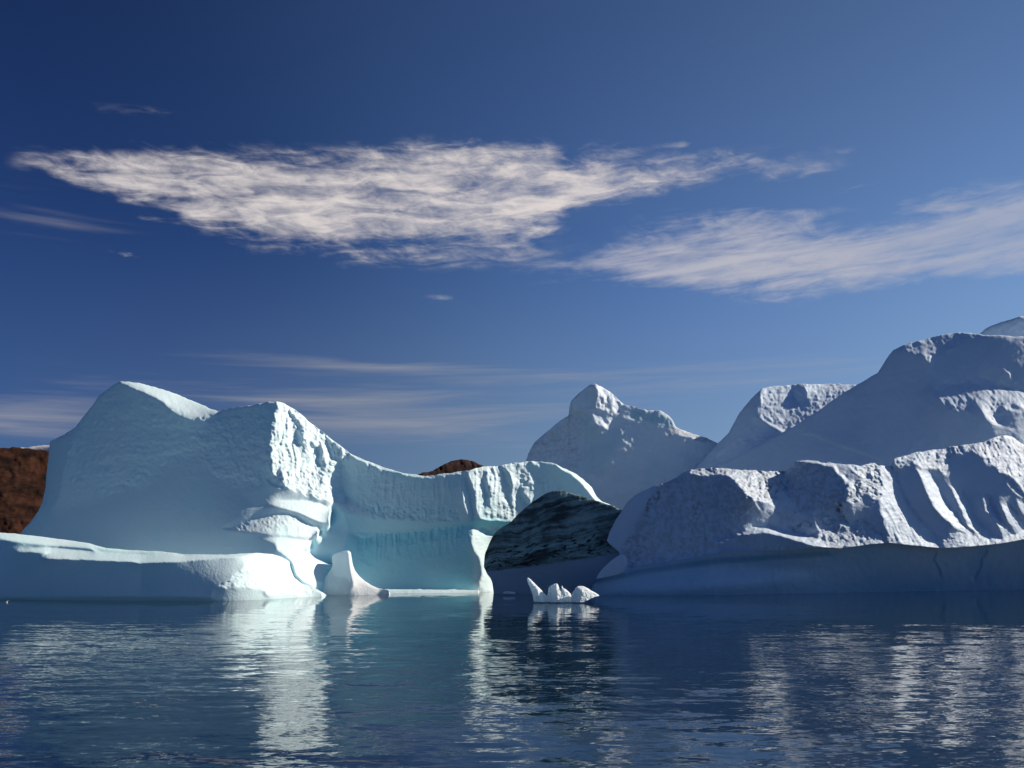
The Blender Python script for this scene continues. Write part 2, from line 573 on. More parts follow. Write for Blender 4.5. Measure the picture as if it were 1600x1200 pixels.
    ii, jj = np.meshgrid(np.arange(ncol - 1), np.arange(nrow - 1), indexing='ij')
    a = ii * nrow + jj
    f1 = np.stack([a, a + 1, a + nrow + 1, a + nrow], -1).reshape(-1, 4)
    off = ncol * nrow
    ii, jj = np.meshgrid(np.arange(ncol - 1), np.arange(nb - 1), indexing='ij')
    a = off + ii * nb + jj
    f2 = np.stack([a, a + nb, a + nb + 1, a + 1], -1).reshape(-1, 4)
    i = np.arange(ncol - 1)
    fb = np.stack([i * nrow + nrow - 1, off + i * nb + nb - 1, off + (i + 1) * nb + nb - 1, (i + 1) * nrow + nrow - 1], -1)
    ft = np.stack([i * nrow, (i + 1) * nrow, off + (i + 1) * nb, off + i * nb], -1)
    sides = []
    for c0, flip in ((0, False), (ncol - 1, True)):
        for k in range(nb - 1):
            for r_ in range(rows[k], rows[k + 1]):
                q_ = [c0 * nrow + r_, off + c0 * nb + k, off + c0 * nb + k + 1, c0 * nrow + r_ + 1]
                sides.append(q_[::-1] if flip else q_)
    FC = np.concatenate([f1, f2, fb, ft, np.array(sides, int)])
    at_b = bilin(F['blue'], (GX - gxv[0]) / cell, (GY - gyv[0]) / cell)
    at_d = bilin(F['dirt'], (GX - gxv[0]) / cell, (GY - gyv[0]) / cell)
    at_b = np.concatenate([at_b.ravel(), at_b[:, rows].ravel()])
    at_d = np.concatenate([at_d.ravel(), at_d[:, rows].ravel()])
    me = bpy.data.meshes.new(name)
    me.vertices.add(len(V))
    me.vertices.foreach_set('co', V.astype(np.float32).ravel())
    me.loops.add(FC.size)
    me.loops.foreach_set('vertex_index', FC.astype(np.int32).ravel())
    me.polygons.add(len(FC))
    me.polygons.foreach_set('loop_start', np.arange(0, FC.size, 4, dtype=np.int32))
    me.polygons.foreach_set('use_smooth', np.ones(len(FC), bool))
    for k, vv_ in (('blue', at_b), ('dirt', at_d)):
        at_ = me.attributes.new(k, 'FLOAT', 'POINT')
        at_.data.foreach_set('value', np.clip(vv_, 0, 1).astype(np.float32))
    me.update(calc_edges=True)
    me.validate()
    me.materials.append(mat)
    o = bpy.data.objects.new(name, me)
    COL.objects.link(o)
    if parent is not None:
        o.parent = parent
    return o


def tag(o, label=None, cat=None, group=None, kind=None):
    if label:
        o['label'] = label
    if cat:
        o['category'] = cat
    if group:
        o['group'] = group
    if kind:
        o['kind'] = kind
    return o


# ------------------------------------------------------------------ water
def sheet(name, mat, x0, x1, y0, y1, z):
    me = bpy.data.meshes.new(name)
    me.from_pydata([(x0, y0, z), (x1, y0, z), (x1, y1, z), (x0, y1, z)], [], [(0, 1, 2, 3)])
    me.materials.append(mat)
    o = bpy.data.objects.new(name, me)
    COL.objects.link(o)
    return o


tag(sheet('sea', WATER, -20000, 20000, -3000, 30000, 0.0), kind='structure')

# ------------------------------------------------------------------ land
BROWN = hill_mat('brown_tundra', (0.010, 0.005, 0.004), (0.058, 0.024, 0.014), 0.02)
ROCKY = hill_mat('dark_rock', (0.014, 0.009, 0.009), (0.055, 0.032, 0.029), 0.012)
SNOWFAR = hill_mat('far_snow', (0.55, 0.55, 0.58), (0.75, 0.74, 0.74), 0.01)
tag(rock('hill', BROWN, [(-160, 690), (-60, 700), (0, 700), (30, 699), (50, 701), (80, 705), (130, 730), (180, 800), (230, 880)],
         [(-160, 905), (230, 905)], [(-160, 800, 820), (0, 700, 900), (0, 850, 700), (80, 705, 930), (80, 850, 720), (200, 880, 760)],
         [], seed=11, cell=2.0, p0=-0.1, q0=0.7, lump=2.2, scal=.4, strata=1.2, rim=1, T=300, edge=1.0, lw=34), kind='structure')
tag(rock('snow_plateau', SNOWFAR, [(-100, 706), (20, 701), (50, 698), (78, 695), (130, 694), (200, 700), (260, 740)],
         [(-100, 884.5), (260, 884.5)], [(0, 700, 4300), (100, 700, 4300), (100, 860, 4000)], [], seed=12, cell=4, T=900, scal=.05, q0=.6, p0=.3), kind='structure')
tag(rock('rocky_hill', ROCKY, [(560, 800), (610, 760), (640, 744), (660, 738), (676, 735), (690, 727), (705, 720), (722, 718), (738, 720), (752, 726), (770, 735), (800, 755), (850, 800)],
         [(560, 886), (850, 886)], [(600, 760, 2000), (720, 720, 2100), (720, 860, 1700), (820, 790, 2000)],
         [], seed=13, cell=2, T=500, lump=2.0, scal=.6, p0=-.05, q0=.9, lw=22), kind='structure')

# ------------------------------------------------------------------ far pyramid
E_TOP = [(800, 770), (812, 745), (822, 721), (826, 708), (835, 692), (845, 683), (857, 673), (876, 657), (890, 648), (889, 638), (892, 627), (905, 614), (914, 606), (922, 602),
         (931, 600), (940, 604), (957, 616), (975, 632), (1003, 640), (1007, 639), (1012, 642), (1019, 641), (1032, 642), (1043, 649), (1051, 657), (1056, 667),
         (1075, 675), (1102, 683), (1119, 691), (1140, 705), (1180, 760)]
tag(rock('distant_iceberg', ICE_FAR, E_TOP, [(800, 905), (1180, 905)],
         [(822, 721, 476), (880, 660, 484), (930, 600, 496), (915, 700, 487), (1000, 640, 500), (1119, 691, 512), (1000, 860, 500), (850, 860, 478), (1150, 860, 515)],
         [reg([(790, 790), (822, 721), (835, 692), (890, 648), (912, 645), (908, 690), (913, 712), (900, 735), (880, 790)], p=.3, q=.7, blur=5, jit=3, strata=.8, dirt=.2),
          reg([(889, 640), (892, 627), (905, 614), (918, 604), (920, 637), (905, 641)], p=.8, q=.35, blur=3),
          reg([(918, 603), (931, 601), (934, 614), (931, 632), (921, 636)], p=-.6, blur=2),
          reg([(931, 601), (940, 604), (957, 616), (976, 632), (966, 646), (960, 650), (945, 642), (930, 637), (934, 614)], p=1.1, q=.3, blur=2, jit=2, lump=1.6, streak=.8),
          reg([(919, 642), (936, 641), (957, 651), (956, 660), (950, 668), (938, 671), (930, 658)], p=1.2, q=.5, blur=2, jit=2, lump=1.2),
          reg([(890, 648), (905, 641), (930, 638), (960, 651), (935, 640), (910, 646)], p=-.2, q=-1.2, blur=1.5),
          reg([(1035, 677), (1052, 668), (1075, 675), (1102, 683), (1119, 691), (1119, 694), (1098, 688), (1070, 682)], p=.5, q=.9, blur=2, jit=3, lump=1.2, dirt=.5),
          reg([(985, 640), (1003, 641), (1040, 649), (1056, 667), (1040, 666), (1010, 658), (985, 656)], blue=.55, p=-.15, q=.1, blur=4),
          reg([(912, 650), (935, 672), (960, 668), (985, 660), (960, 700), (940, 740), (905, 735), (915, 700)], p=-.5, q=-.1, lump=1.4, blue=.3, blur=8, jit=4),
          reg(line_poly([(838, 694), (870, 688), (902, 684)], .8), dirt=.55, blur=1.2, jit=2),
          reg(line_poly([(828, 710), (865, 704), (905, 702)], .8), dirt=.5, blur=1.2, jit=2),
          reg(line_poly([(862, 672), (860, 700), (864, 725)], .7), dirt=.4, blur=1.2, jit=2),
          reg(line_poly([(998, 668), (985, 690), (965, 715), (950, 730)], 1.5), p=.5, q=.4, blur=2.5, jit=2),
          reg([(900, 700), (960, 670), (1000, 660), (1100, 700), (1000, 800), (880, 760)], strata=.5, lump=.7, blur=20)],
         seed=21, cell=1.5, p0=.12, q0=-.15, lump=.9, scal=.3, strata=.25, lw=24, T=60, rim=2.5, L=400),
    'distant pyramid iceberg with a blocky sunlit summit and shaded face', 'iceberg')

# ------------------------------------------------------------------ flat topped peak, smooth slope, corner peak (right)
C_TOP = [(1050, 790), (1075, 745), (1090, 730), (1105, 712), (1122, 693), (1138, 678), (1155, 646), (1174, 623), (1190, 607), (1210, 603), (1249, 600), (1290, 600), (1333, 601), (1370, 603),
         (1400, 615), (1440, 680)]
tag(rock('flat_topped_iceberg', ICE_R, C_TOP, [(1050, 904), (1440, 904)],
         [(1075, 745, 470), (1190, 607, 462), (1333, 601, 485), (1200, 700, 452), (1120, 820, 440), (1400, 700, 480)],
         [reg([(1190, 606), (1250, 599), (1345, 600), (1340, 620), (1290, 650), (1236, 668), (1226, 672), (1203, 660), (1181, 652), (1187, 626)], p=.75, q=.7, blur=2.5, jit=3, lump=.5, scal=1.0),
          reg([(1239, 607), (1248, 602), (1257, 604), (1260, 622), (1252, 628), (1240, 622)], p=-.7, q=.2, blur=2, jit=1),
          reg([(1095, 732), (1129, 701), (1155, 688), (1210, 677), (1205, 690), (1171, 704), (1142, 720), (1110, 735)], p=.7, q=.8, blur=2.5, jit=3, lump=.5, scal=.9),
          reg(line_poly([(1190, 655), (1205, 664), (1226, 675)], 2.5), p=.9, q=.9, blur=1.5, jit=1)],
         seed=31, cell=1.5, p0=-.45, q0=.3, lump=.3, scal=.15, T=70, rim=2),
    'flat-topped iceberg with sunlit speckled flank between the distant pyramid and the big slope', 'iceberg')

D_TOP = [(1520, 560), (1530, 530), (1538, 516), (1548, 509), (1562, 504), (1577, 499), (1588, 496), (1600, 494), (1630, 490), (1680, 495), (1760, 530), (1820, 600)]
tag(rock('corner_iceberg', ICE_R, D_TOP, [(1520, 904), (1820, 904)], [(1540, 520, 470), (1600, 500, 462), (1700, 500, 460), (1650, 800, 440)],
         [reg([(1585, 494), (1600, 492), (1640, 488), (1640, 496), (1600, 500)], p=.5, q=.8, blur=2)],
         seed=33, cell=2, p0=-.8, q0=.2, lump=.4, T=70, L=400),
    'dark shaded summit peeking over the big blue slope at the top right corner', 'iceberg')

B_TOP = [(1060, 770), (1095, 739), (1116, 731), (1142, 717), (1171, 702), (1203, 686), (1236, 669), (1262, 653), (1285, 637), (1307, 621), (1325, 609), (1340, 600), (1358, 590),
         (1372, 582), (1379, 571), (1387, 558), (1395, 548), (1408, 541), (1424, 535), (1445, 530), (1463, 525), (1480, 521), (1496, 519), (1512, 520), (1535, 523), (1560, 524), (1600, 526),
         (1660, 532), (1740, 570), (1800, 640), (1850, 740)]
tag(rock('sloping_iceberg', ICE_R, B_TOP, [(1060, 906), (1850, 906)],
         [(1095, 739, 410), (1262, 653, 408), (1390, 560, 400), (1500, 520, 396), (1600, 530, 384), (1450, 650, 372), (1600, 650, 357), (1600, 780, 342), (1300, 780, 370), (1120, 800, 395), (1700, 700, 405), (1850, 700, 450)],
         [reg([(1450, 520), (1750, 520), (1750, 800), (1430, 800)], p=-.7, q=.35, blur=25),
          reg([(1400, 547), (1424, 535), (1463, 525), (1496, 518), (1526, 523), (1505, 529), (1492, 540), (1472, 553), (1454, 571), (1444, 566), (1446, 555), (1425, 549)],
              p=.45, q=1.3, blur=3, jit=4, lump=.4, scal=1.2),
          reg([(1467, 597), (1490, 598), (1512, 595), (1540, 596), (1560, 602), (1580, 607), (1610, 612), (1610, 632), (1585, 634), (1568, 637), (1560, 648), (1560, 658), (1547, 664),
               (1540, 648), (1525, 634), (1500, 640), (1480, 634), (1458, 621)], p=.4, q=1.25, blur=4, jit=6, lump=.4, streak=.6, scal=1.0),
          reg([(1545, 672), (1562, 662), (1572, 645), (1610, 640), (1750, 640), (1750, 800), (1480, 800), (1480, 690)], p=-1.8, q=-.1, blur=8),
          reg(line_poly([(1569, 576), (1579, 584), (1579, 590)], 1.6), p=.5, q=1, blur=1.5, jit=1),
          reg([(1372, 585), (1392, 600), (1400, 625), (1430, 640), (1420, 655), (1385, 635), (1370, 605)], p=-.15, q=.3, blur=14),
          reg(line_poly([(1255, 676), (1275, 679), (1300, 692), (1335, 703), (1365, 713), (1395, 728)], 1.5), q=-.5, blur=2, jit=1)],
         seed=35, cell=1.5, p0=-.5, q0=.55, lump=.4, scal=.14, strata=.15, T=60, RB=60, rim=2.0, lw=26, sw=5, tilt=-.8),
    'big smooth blue shaded ice slope rising behind the dirty fluted iceberg', 'iceberg')

# ------------------------------------------------------------------ left iceberg
L_TOP = [(26, 850), (33, 832), (48, 815), (60, 800), (66, 785), (69, 772), (72, 758), (72, 745), (75, 725), (77, 700), (78.5, 689), (100, 679), (118, 667), (130, 651), (140, 639), (155, 619), (165, 610), (180, 600),
         (188, 596), (200, 596), (215, 598), (240, 604), (265, 612), (290, 622), (320, 635), (340, 642), (370, 637), (400, 631), (432, 627), (445, 630), (465, 643), (490, 664), (520, 688), (545, 706),
         (560, 715), (600, 730), (630, 739), (650, 742), (670, 744), (690, 741), (715, 737), (730, 736), (745, 731), (780, 727), (815, 722), (825, 720), (845, 721), (868, 724), (880, 731), (895, 737), (910, 747),
         (925, 762), (932, 775), (940, 783), (955, 790), (972, 797), (985, 806), (1000, 830), (1010, 870)]
L_BOT = [(26, 935), (560, 936), (740, 934), (775, 932), (1010, 928)]
LREG = [
    reg([(60, 850), (70, 770), (78, 690), (118, 667), (122, 672), (108, 705), (97, 745), (93, 775), (75, 800), (50, 840)], p=-1.2, q=.05, blur=4),
    reg([(187, 597), (215, 597), (265, 610), (320, 633), (344, 642), (325, 648), (300, 655), (286, 653), (275, 647), (260, 636), (256, 629), (240, 620), (225, 613), (205, 606)], p=.9, q=2.0, blur=2, lump=.2, scal=.1),
    reg([(350, 700), (380, 695), (425, 690), (428, 740), (415, 755), (385, 748), (362, 722)], lump=1.3, strata=1.0, blur=10),
    reg([(160, 760), (200, 742), (250, 720), (265, 730), (230, 750), (190, 765)], lump=1.2, strata=.8, blur=8),
    reg([(60, 800), (200, 780), (330, 770), (430, 765), (520, 790), (520, 860), (60, 870)], lump=.12, scal=.05, q=.45, p=-.25, blur=16),
    reg([(105, 690), (190, 600), (290, 655), (300, 700), (240, 745), (150, 770), (110, 760)], p=-.55, q=.05, blur=16, lump=.7, strata=.35),
    reg([(300, 655), (430, 640), (424, 700), (428, 745), (360, 765), (290, 720)], p=-.28, q=.12, blur=12, lump=.8, strata=.3),
    reg([(240, 750), (300, 705), (360, 765), (430, 765), (440, 785), (360, 825), (200, 850), (120, 800)], p=-.4, q=.55, blur=14, lump=.15),
    reg(line_poly([(120, 690), (112, 720), (100, 755), (96, 775)], .7), p=-1.0, blur=1.5, jit=2),
    reg(line_poly([(165, 640), (230, 660), (300, 672), (420, 690)], .8), q=-.8, blur=1.5, jit=3, blue=.35),
    reg(line_poly([(150, 725), (230, 715), (300, 700), (350, 690)], .6), q=-.8, blur=1.5, jit=3, blue=.3),
    reg(line_poly([(285, 660), (280, 700), (272, 740), (258, 790)], .6), p=-.9, blur=1.5, jit=3, blue=.3),
    # lower wall and waterline notch
    reg([(515, 795), (560, 803), (640, 812), (735, 813), (735, 825), (700, 826), (640, 829), (560, 834), (520, 832)], p=-.15, q=-.35, lump=.1, scal=.05, blur=6, blue=.45),
    reg([(525, 832), (560, 834), (640, 829), (735, 818), (740, 925), (500, 925)], p=-.18, q=.12, lump=.12, scal=.05, streak=.0, blur=5, blue=.75),
    reg([(555, 838), (640, 831), (735, 820), (735, 836), (700, 842), (640, 850), (590, 855), (560, 860)], streak=1.1, q=.25, lump=.4, blur=3, jit=2, blue=.95),
    reg([(560, 850), (640, 848), (735, 838), (735, 845), (690, 872), (620, 868), (570, 880)], streak=.6, blur=5, jit=4, blue=.85),
    # prow: sunlit fluted face
    reg([(434, 627), (447, 630), (465, 642), (490, 663), (520, 687), (540, 702), (546, 712), (534, 722), (531, 735), (530, 750), (533, 762), (545, 770), (549, 778), (538, 784), (520, 786), (496, 778), (470, 768), (445, 760), (434, 750),
         (428, 735), (424, 712), (424, 686), (430, 660), (433, 640)], p=1.35, q=.4, lump=1.3, streak=.95, scal=.75, blur=2, jit=3.5),
    reg([(462, 671), (470, 663), (474, 672), (472, 690), (466, 697), (461, 688)], p=-.5, q=.2, blur=2, jit=2),
    reg([(449, 641), (460, 650), (468, 660), (462, 663), (455, 652)], p=-.4, q=.2, blur=1.5, jit=2),
    reg([(498, 688), (503, 700), (507, 716), (511, 728), (502, 730), (494, 722), (496, 706)], p=-.6, q=.2, blur=2, jit=2),
    reg([(508, 683), (518, 690), (530, 698), (538, 708), (532, 716), (520, 718), (515, 706), (511, 695)], p=-.5, q=.2, blur=2, jit=1.5),
    reg(line_poly([(541, 714), (525, 721), (508, 732), (496, 742), (500, 750)], [1.5, 2, 3, 2, 2]), p=-.2, q=-.2, blur=2, jit=3),
    reg([(514, 732), (534, 720), (532, 740), (535, 760), (550, 776), (538, 785), (515, 784), (503, 775), (505, 750)], p=2.0, q=.4, lump=1.5, scal=.8, blur=2, jit=3),
    reg([(436, 735), (441, 748), (446, 758), (436, 757), (428, 752)], p=-.5, blur=2, jit=2),
    reg(line_poly([(420, 752), (428, 758), (440, 761)], 2), p=.9, q=1, blur=1.5, jit=1.5),
    reg([(545, 715), (560, 716), (600, 731), (660, 745), (720, 740), (725, 800), (640, 806), (565, 796), (548, 785), (532, 755), (532, 735)], p=-.22, q=.05, lump=.3, streak=.45, strata=.3, blur=4, jit=2, blue=.16),
    reg([(560, 785), (600, 790), (700, 795), (722, 800), (720, 812), (640, 812), (580, 804)], lump=.9, streak=.6, blur=4, jit=3, blue=.35),
    reg(line_poly([(545, 706), (560, 716), (600, 731), (640, 742), (670, 745), (720, 738)], 1.6), p=.5, q=1.6, blur=1.5, jit=1.5),
    reg(line_poly([(572, 722), (575, 731), (572, 738)], 1.5), p=.8, q=.4, blur=1.2, jit=1),
    reg(line_poly([(590, 728), (595, 735), (597, 738)], 1.5), p=.8, q=.4, blur=1.2, jit=1),
    # right sunlit face
    reg([(722, 752), (726, 748), (727, 762), (731, 775), (735, 795), (737, 810), (733, 810), (728, 798), (724, 786), (722, 768)], p=1.6, q=.2, blur=1.5, jit=1),
    reg([(727, 750), (732, 742), (737, 755), (741, 770), (741, 790), (747, 810), (738, 810), (734, 785), (729, 765)], p=-.8, q=.1, blur=1.8, jit=1.5),
    reg([(731, 738), (745, 731), (780, 727), (815, 722), (823, 722), (830, 736), (839, 750), (845, 752), (862, 745), (870, 755), (876, 766), (860, 772), (838, 790), (825, 800), (806, 815), (772, 813), (750, 810), (743, 790), (742, 765), (737, 752)],
        p=1.05, q=.3, lump=.8, streak=1.0, scal=.4, blur=2, jit=2),
    reg([(785, 735), (792, 733), (798, 742), (800, 755), (799, 763), (792, 757), (787, 748)], p=-.7, q=.1, blur=2, jit=2),
    reg([(752, 748), (757, 745), (764, 760), (766, 785), (763, 795), (758, 775)], p=-.6, blur=2, jit=2.5),
    reg([(791, 766), (799, 764), (799, 775), (796, 789), (792, 786)], p=-.5, blur=2, jit=2),
    reg([(809, 766), (816, 768), (825, 776), (829, 789), (822, 793), (813, 785), (809, 775)], p=-.7, blur=2, jit=1.5),
    reg([(808, 742), (820, 738), (832, 750), (824, 756), (812, 752)], p=-.3, blur=3, jit=3, lump=1.6),
    reg([(824, 724), (845, 723), (870, 727), (884, 737), (905, 752), (920, 770), (935, 790), (975, 805), (975, 860), (876, 800), (876, 766), (868, 747), (858, 744), (845, 750), (836, 745), (828, 734)],
        p=-.5, q=.15, blur=2.5, jit=1.5, lump=.4, blue=.15),
    reg(line_poly([(830, 722), (845, 726), (845, 728)], 2), p=.8, q=.5, blur=1.5, jit=2),
    reg(line_poly([(868, 724), (880, 732), (895, 739), (910, 750), (923, 764), (931, 777), (942, 786), (972, 799)], [1.5, 2, 3, 5, 6, 4, 3, 3]), p=1.5, q=1.3, blur=1.5, jit=1.5),
    # notch under the face, and the sunlit foot
    reg([(733, 812), (775, 812), (812, 815), (805, 826), (780, 824), (735, 824)], p=-.2, q=-1.0, lump=.2, blur=2.5, blue=.9),
    reg([(738, 826), (752, 824), (775, 824), (782, 836), (770, 880), (772, 925), (740, 925), (752, 905), (752, 890), (750, 875), (741, 862), (735, 846)], p=1.35, q=.35, lump=.3, blur=3, jit=1.5, blue=0),
    reg([(751, 824), (755, 823), (777, 830), (774, 838), (758, 836), (750, 830)], p=-.1, q=.3, blur=2, streak=2.0, blue=.5),
    # ledges below the prow
    reg([(418, 757), (440, 763), (470, 771), (519, 788), (545, 784), (530, 797), (502, 787), (475, 780), (437, 780), (420, 787), (395, 792), (385, 770)], p=-.4, q=.15, blur=4, lump=.1, scal=.05),
    reg([(421, 787), (437, 781), (475, 781), (502, 787), (517, 798), (513, 819), (490, 811), (467, 801), (446, 794)], p=.85, q=1.4, blur=2.2, lump=.2, scal=.35),
    reg([(352, 827), (397, 810), (435, 801), (461, 804), (475, 814), (498, 827), (494, 838), (461, 836), (408, 832)], p=.75, q=1.3, blur=4.5, lump=.3, scal=.9, jit=1),
    reg([(410, 842), (437, 838), (478, 842), (484, 848), (478, 862), (490, 871), (516, 881), (520, 892), (505, 905), (487, 915), (461, 908), (450, 890), (448, 870), (431, 859), (431, 848)], p=1.0, q=1.1, blur=3, lump=.2, scal=.15),
    reg([(519, 793), (535, 800), (545, 830), (530, 880), (519, 885), (492, 870), (482, 860), (487, 848), (500, 840), (503, 828), (517, 820)], p=-.5, q=-.1, blur=2, blue=.35, lump=.1, scal=.05),
    reg([(449, 874), (456, 878), (461, 898), (474, 909), (490, 916), (486, 924), (462, 918), (449, 895)], p=-1.6, q=-.3, blur=1.5),
    reg(line_poly([(518, 796), (515.5, 808), (514.5, 820)], 1.0), p=22, blur=.8),
    reg(line_poly([(499, 828), (495.5, 839)], 1.0), p=22, blur=.8),
    reg(line_poly([(486, 848), (480, 861)], 1.0), p=22, blur=.8),
    reg(line_poly([(480, 862), (490, 871.5), (516, 881.5), (519, 889)], 1.0), p=14, q=14, blur=.8),
    reg([(446, 795), (467, 802), (490, 812), (512, 820), (500, 826), (476, 815), (461, 804), (440, 801), (400, 808), (362, 823), (345, 823), (392, 797), (425, 792), (446, 796)], p=-.55, q=.1, blur=2.4, lump=.1),
    reg([(395, 834), (408, 834), (461, 838), (494, 839), (488, 846), (440, 838), (420, 838)], p=-.5, q=.1, blur=2.6, lump=.1),
]
iceL = rock('grounded_iceberg', ICE_L, L_TOP, L_BOT,
            [(35, 835, 238), (78, 700, 250), (190, 600, 246), (300, 650, 241), (430, 640, 226), (430, 760, 222), (543, 715, 240), (548, 790, 238), (640, 745, 238), (722, 745, 233), (722, 915, 243), (600, 915, 244),
             (640, 820, 240), (800, 730, 245), (800, 800, 250), (870, 740, 256), (960, 790, 264), (765, 915, 244), (200, 850, 224), (330, 850, 216), (440, 790, 214), (440, 880, 207), (495, 880, 214), (560, 860, 240), (540, 830, 238), (520, 925, 222), (900, 880, 262)],
            LREG, seed=41, cell=1.25, p0=-.4, q0=.1, lump=.4, scal=.12, T=35, RB=35, rim=2.2, rimw=2.0, L=320, sw=6)
tag(iceL, 'large pale blue iceberg with sunlit fluted prow and stepped snow ledges', 'iceberg')

T_TOP = [(-110, 826), (-40, 829), (0, 832), (30, 834.5), (60, 838), (100, 843), (140, 849), (146, 851), (165, 856), (200, 859.5), (250, 861.5), (275, 864), (290, 866), (350, 866.5), (400, 863.5), (425, 866), (440, 870), (451, 876),
         (453, 888), (458, 901), (470, 911), (490, 918), (503, 925)]
rock('snow_terrace', ICE_L, T_TOP, [(-110, 948), (330, 944), (420, 942), (503, 940)],
     [(-100, 935, 184), (-100, 828, 200), (0, 934, 188), (0, 836, 206), (140, 932, 184), (140, 855, 197), (330, 929, 177), (330, 869, 185), (370, 895, 180), (420, 926, 190), (445, 885, 200), (495, 923, 220)],
     [reg([(-110, 820), (0, 829), (48, 834), (140, 847), (200, 858), (265, 862), (290, 866), (350, 866), (400, 862), (380, 870), (330, 872), (279, 877), (218, 879), (205, 877), (130, 874), (66, 872), (75, 862), (28, 862), (38, 855), (-110, 850)],
          p=.35, q=3.0, blur=2.0, jit=.6, lump=.1, scal=.2),
      reg([(-110, 840), (0, 841), (30, 846), (80, 851), (140, 856), (147, 861), (90, 856), (50, 856), (30, 859), (-110, 862)], p=-.9, q=.25, blur=2.5, blue=.25),
      reg([(-110, 933), (150, 931.5), (260, 930.5), (340, 932), (260, 960), (-110, 960)], q=-1.0, blue=.3, blur=2),
      reg([(150, 857), (200, 862), (255, 863), (230, 866), (160, 862)], p=.2, q=1.5, blur=2, blue=.3),
      reg([(220, 882), (330, 873), (394, 868), (382, 880), (374, 892), (356, 905), (336, 917), (220, 925)], p=-1.2, q=-.1, blur=3, lump=.05),
      reg([(338, 916), (360, 904), (378, 892), (388, 880), (398, 870), (425, 866), (452, 876), (458, 901), (470, 911), (500, 925), (420, 930), (405, 918)], p=.8, q=.7, blur=3, jit=2, lump=.4, scal=.9),
      reg([(330, 920), (380, 918), (410, 922), (410, 932), (330, 935)], p=-.2, q=.1, blur=2),
      reg(line_poly([(218, 885), (225, 900), (235, 918), (240, 928)], .6), p=-.9, blur=.9)],
     seed=43, cell=1.25, p0=-.75, q0=0, lump=.06, scal=.04, T=14, RB=14, rim=2.5, rimw=1.5, edge=.3, L=420, parent=iceL, blue=.12)

H_TOP = [(476, 922), (485, 916), (497, 910), (507, 903), (514, 894), (518, 888), (519, 881), (516, 875), (516, 872), (520, 868), (526, 864), (537, 860.5), (544, 860), (548, 863), (549.5, 872), (551, 882), (555, 892), (561, 900), (569, 907),
         (580, 914), (589, 918), (600, 921), (606, 922)]
rock('ice_horn', ICE_SMALL, H_TOP, [(476, 938), (606, 936)],
     [(480, 922, 222), (519, 880, 222), (530, 900, 218), (543, 870, 217), (545, 920, 216), (560, 910, 220), (600, 922, 221)],
     [reg([(543, 861), (549, 863), (549.5, 872), (551, 882), (555, 892), (569, 907), (589, 918), (604, 930), (540, 930), (552, 915), (548, 900), (545, 880)], p=1.3, q=.5, blur=2, scal=.15),
      reg([(476, 925), (500, 914), (520, 900), (545, 902), (550, 912), (535, 920), (520, 930), (476, 930)], p=.25, q=.8, blur=4, scal=.3)],
     seed=45, cell=.9, p0=-.25, q0=.3, lump=.15, scal=.15, T=10, RB=12, rim=3, rimw=1.5, edge=.25, L=120, parent=iceL)

# low white ice foot awash at the base of the wall
rock('ice_foot', ICE_L, [(592, 921.6), (600, 920.6), (606, 919.2), (612, 920.8), (650, 921), (655, 920), (660, 921.1), (700, 921.3), (709, 920.4), (714, 921.4), (735, 921.8), (748, 922.6)],
     [(592, 928), (748, 928)], [(600, 921, 224), (670, 921, 224), (740, 921, 230)], [reg([(585, 915), (755, 915), (755, 930), (585, 930)], q=2.5, p=.3, blur=1)],
     seed=46, cell=.9, p0=.2, q0=2.0, lump=.1, scal=.1, T=5, RB=3, rim=1, edge=.2, parent=iceL)

# ------------------------------------------------------------------ dark banded iceberg
K_TOP = [(756, 884), (756.5, 872), (758, 864), (761, 857), (765, 847), (770, 837), (777, 829), (785, 823), (799, 815), (808, 805), (820, 794), (832, 784), (845, 776), (855, 770), (863, 767), (873, 765.5), (889, 769), (911, 776), (941, 785),
         (958, 791), (971, 797), (985, 805), (992, 830), (996, 880)]
K_BOT = [(756, 886), (758, 890), (761, 897), (766, 903), (769, 910), (770.5, 920), (772, 934), (996, 934)]
tag(rock('dark_iceberg', ICE_DARK, K_TOP, K_BOT,
         [(758, 880, 230), (770, 915, 229), (870, 768, 234), (860, 850, 228), (850, 915, 229), (960, 800, 231), (960, 900, 230), (995, 880, 232)],
         [reg([(758, 893), (827, 887), (897, 875), (967, 864), (1035, 850), (1035, 940), (760, 940)], blue=1.0, dirt=0.0, lump=.08, strata=.1, scal=.05, q=.1, p=-.15, blur=1.6, jit=.8),
          reg([(758, 862), (800, 850), (860, 845), (940, 830), (1000, 825), (1000, 858), (897, 873), (827, 885), (757, 891)], dirt=1.0, strata=1.6, blur=5)],
         seed=51, cell=1.1, p0=-.3, q0=.2, lump=.32, strata=.6, scal=.35, dirt=.25, T=7, RB=30, rim=1.5, edge=.4, lw=30),
    'dark grey-green iceberg with dirt bands, wedged before the white arch', 'iceberg')

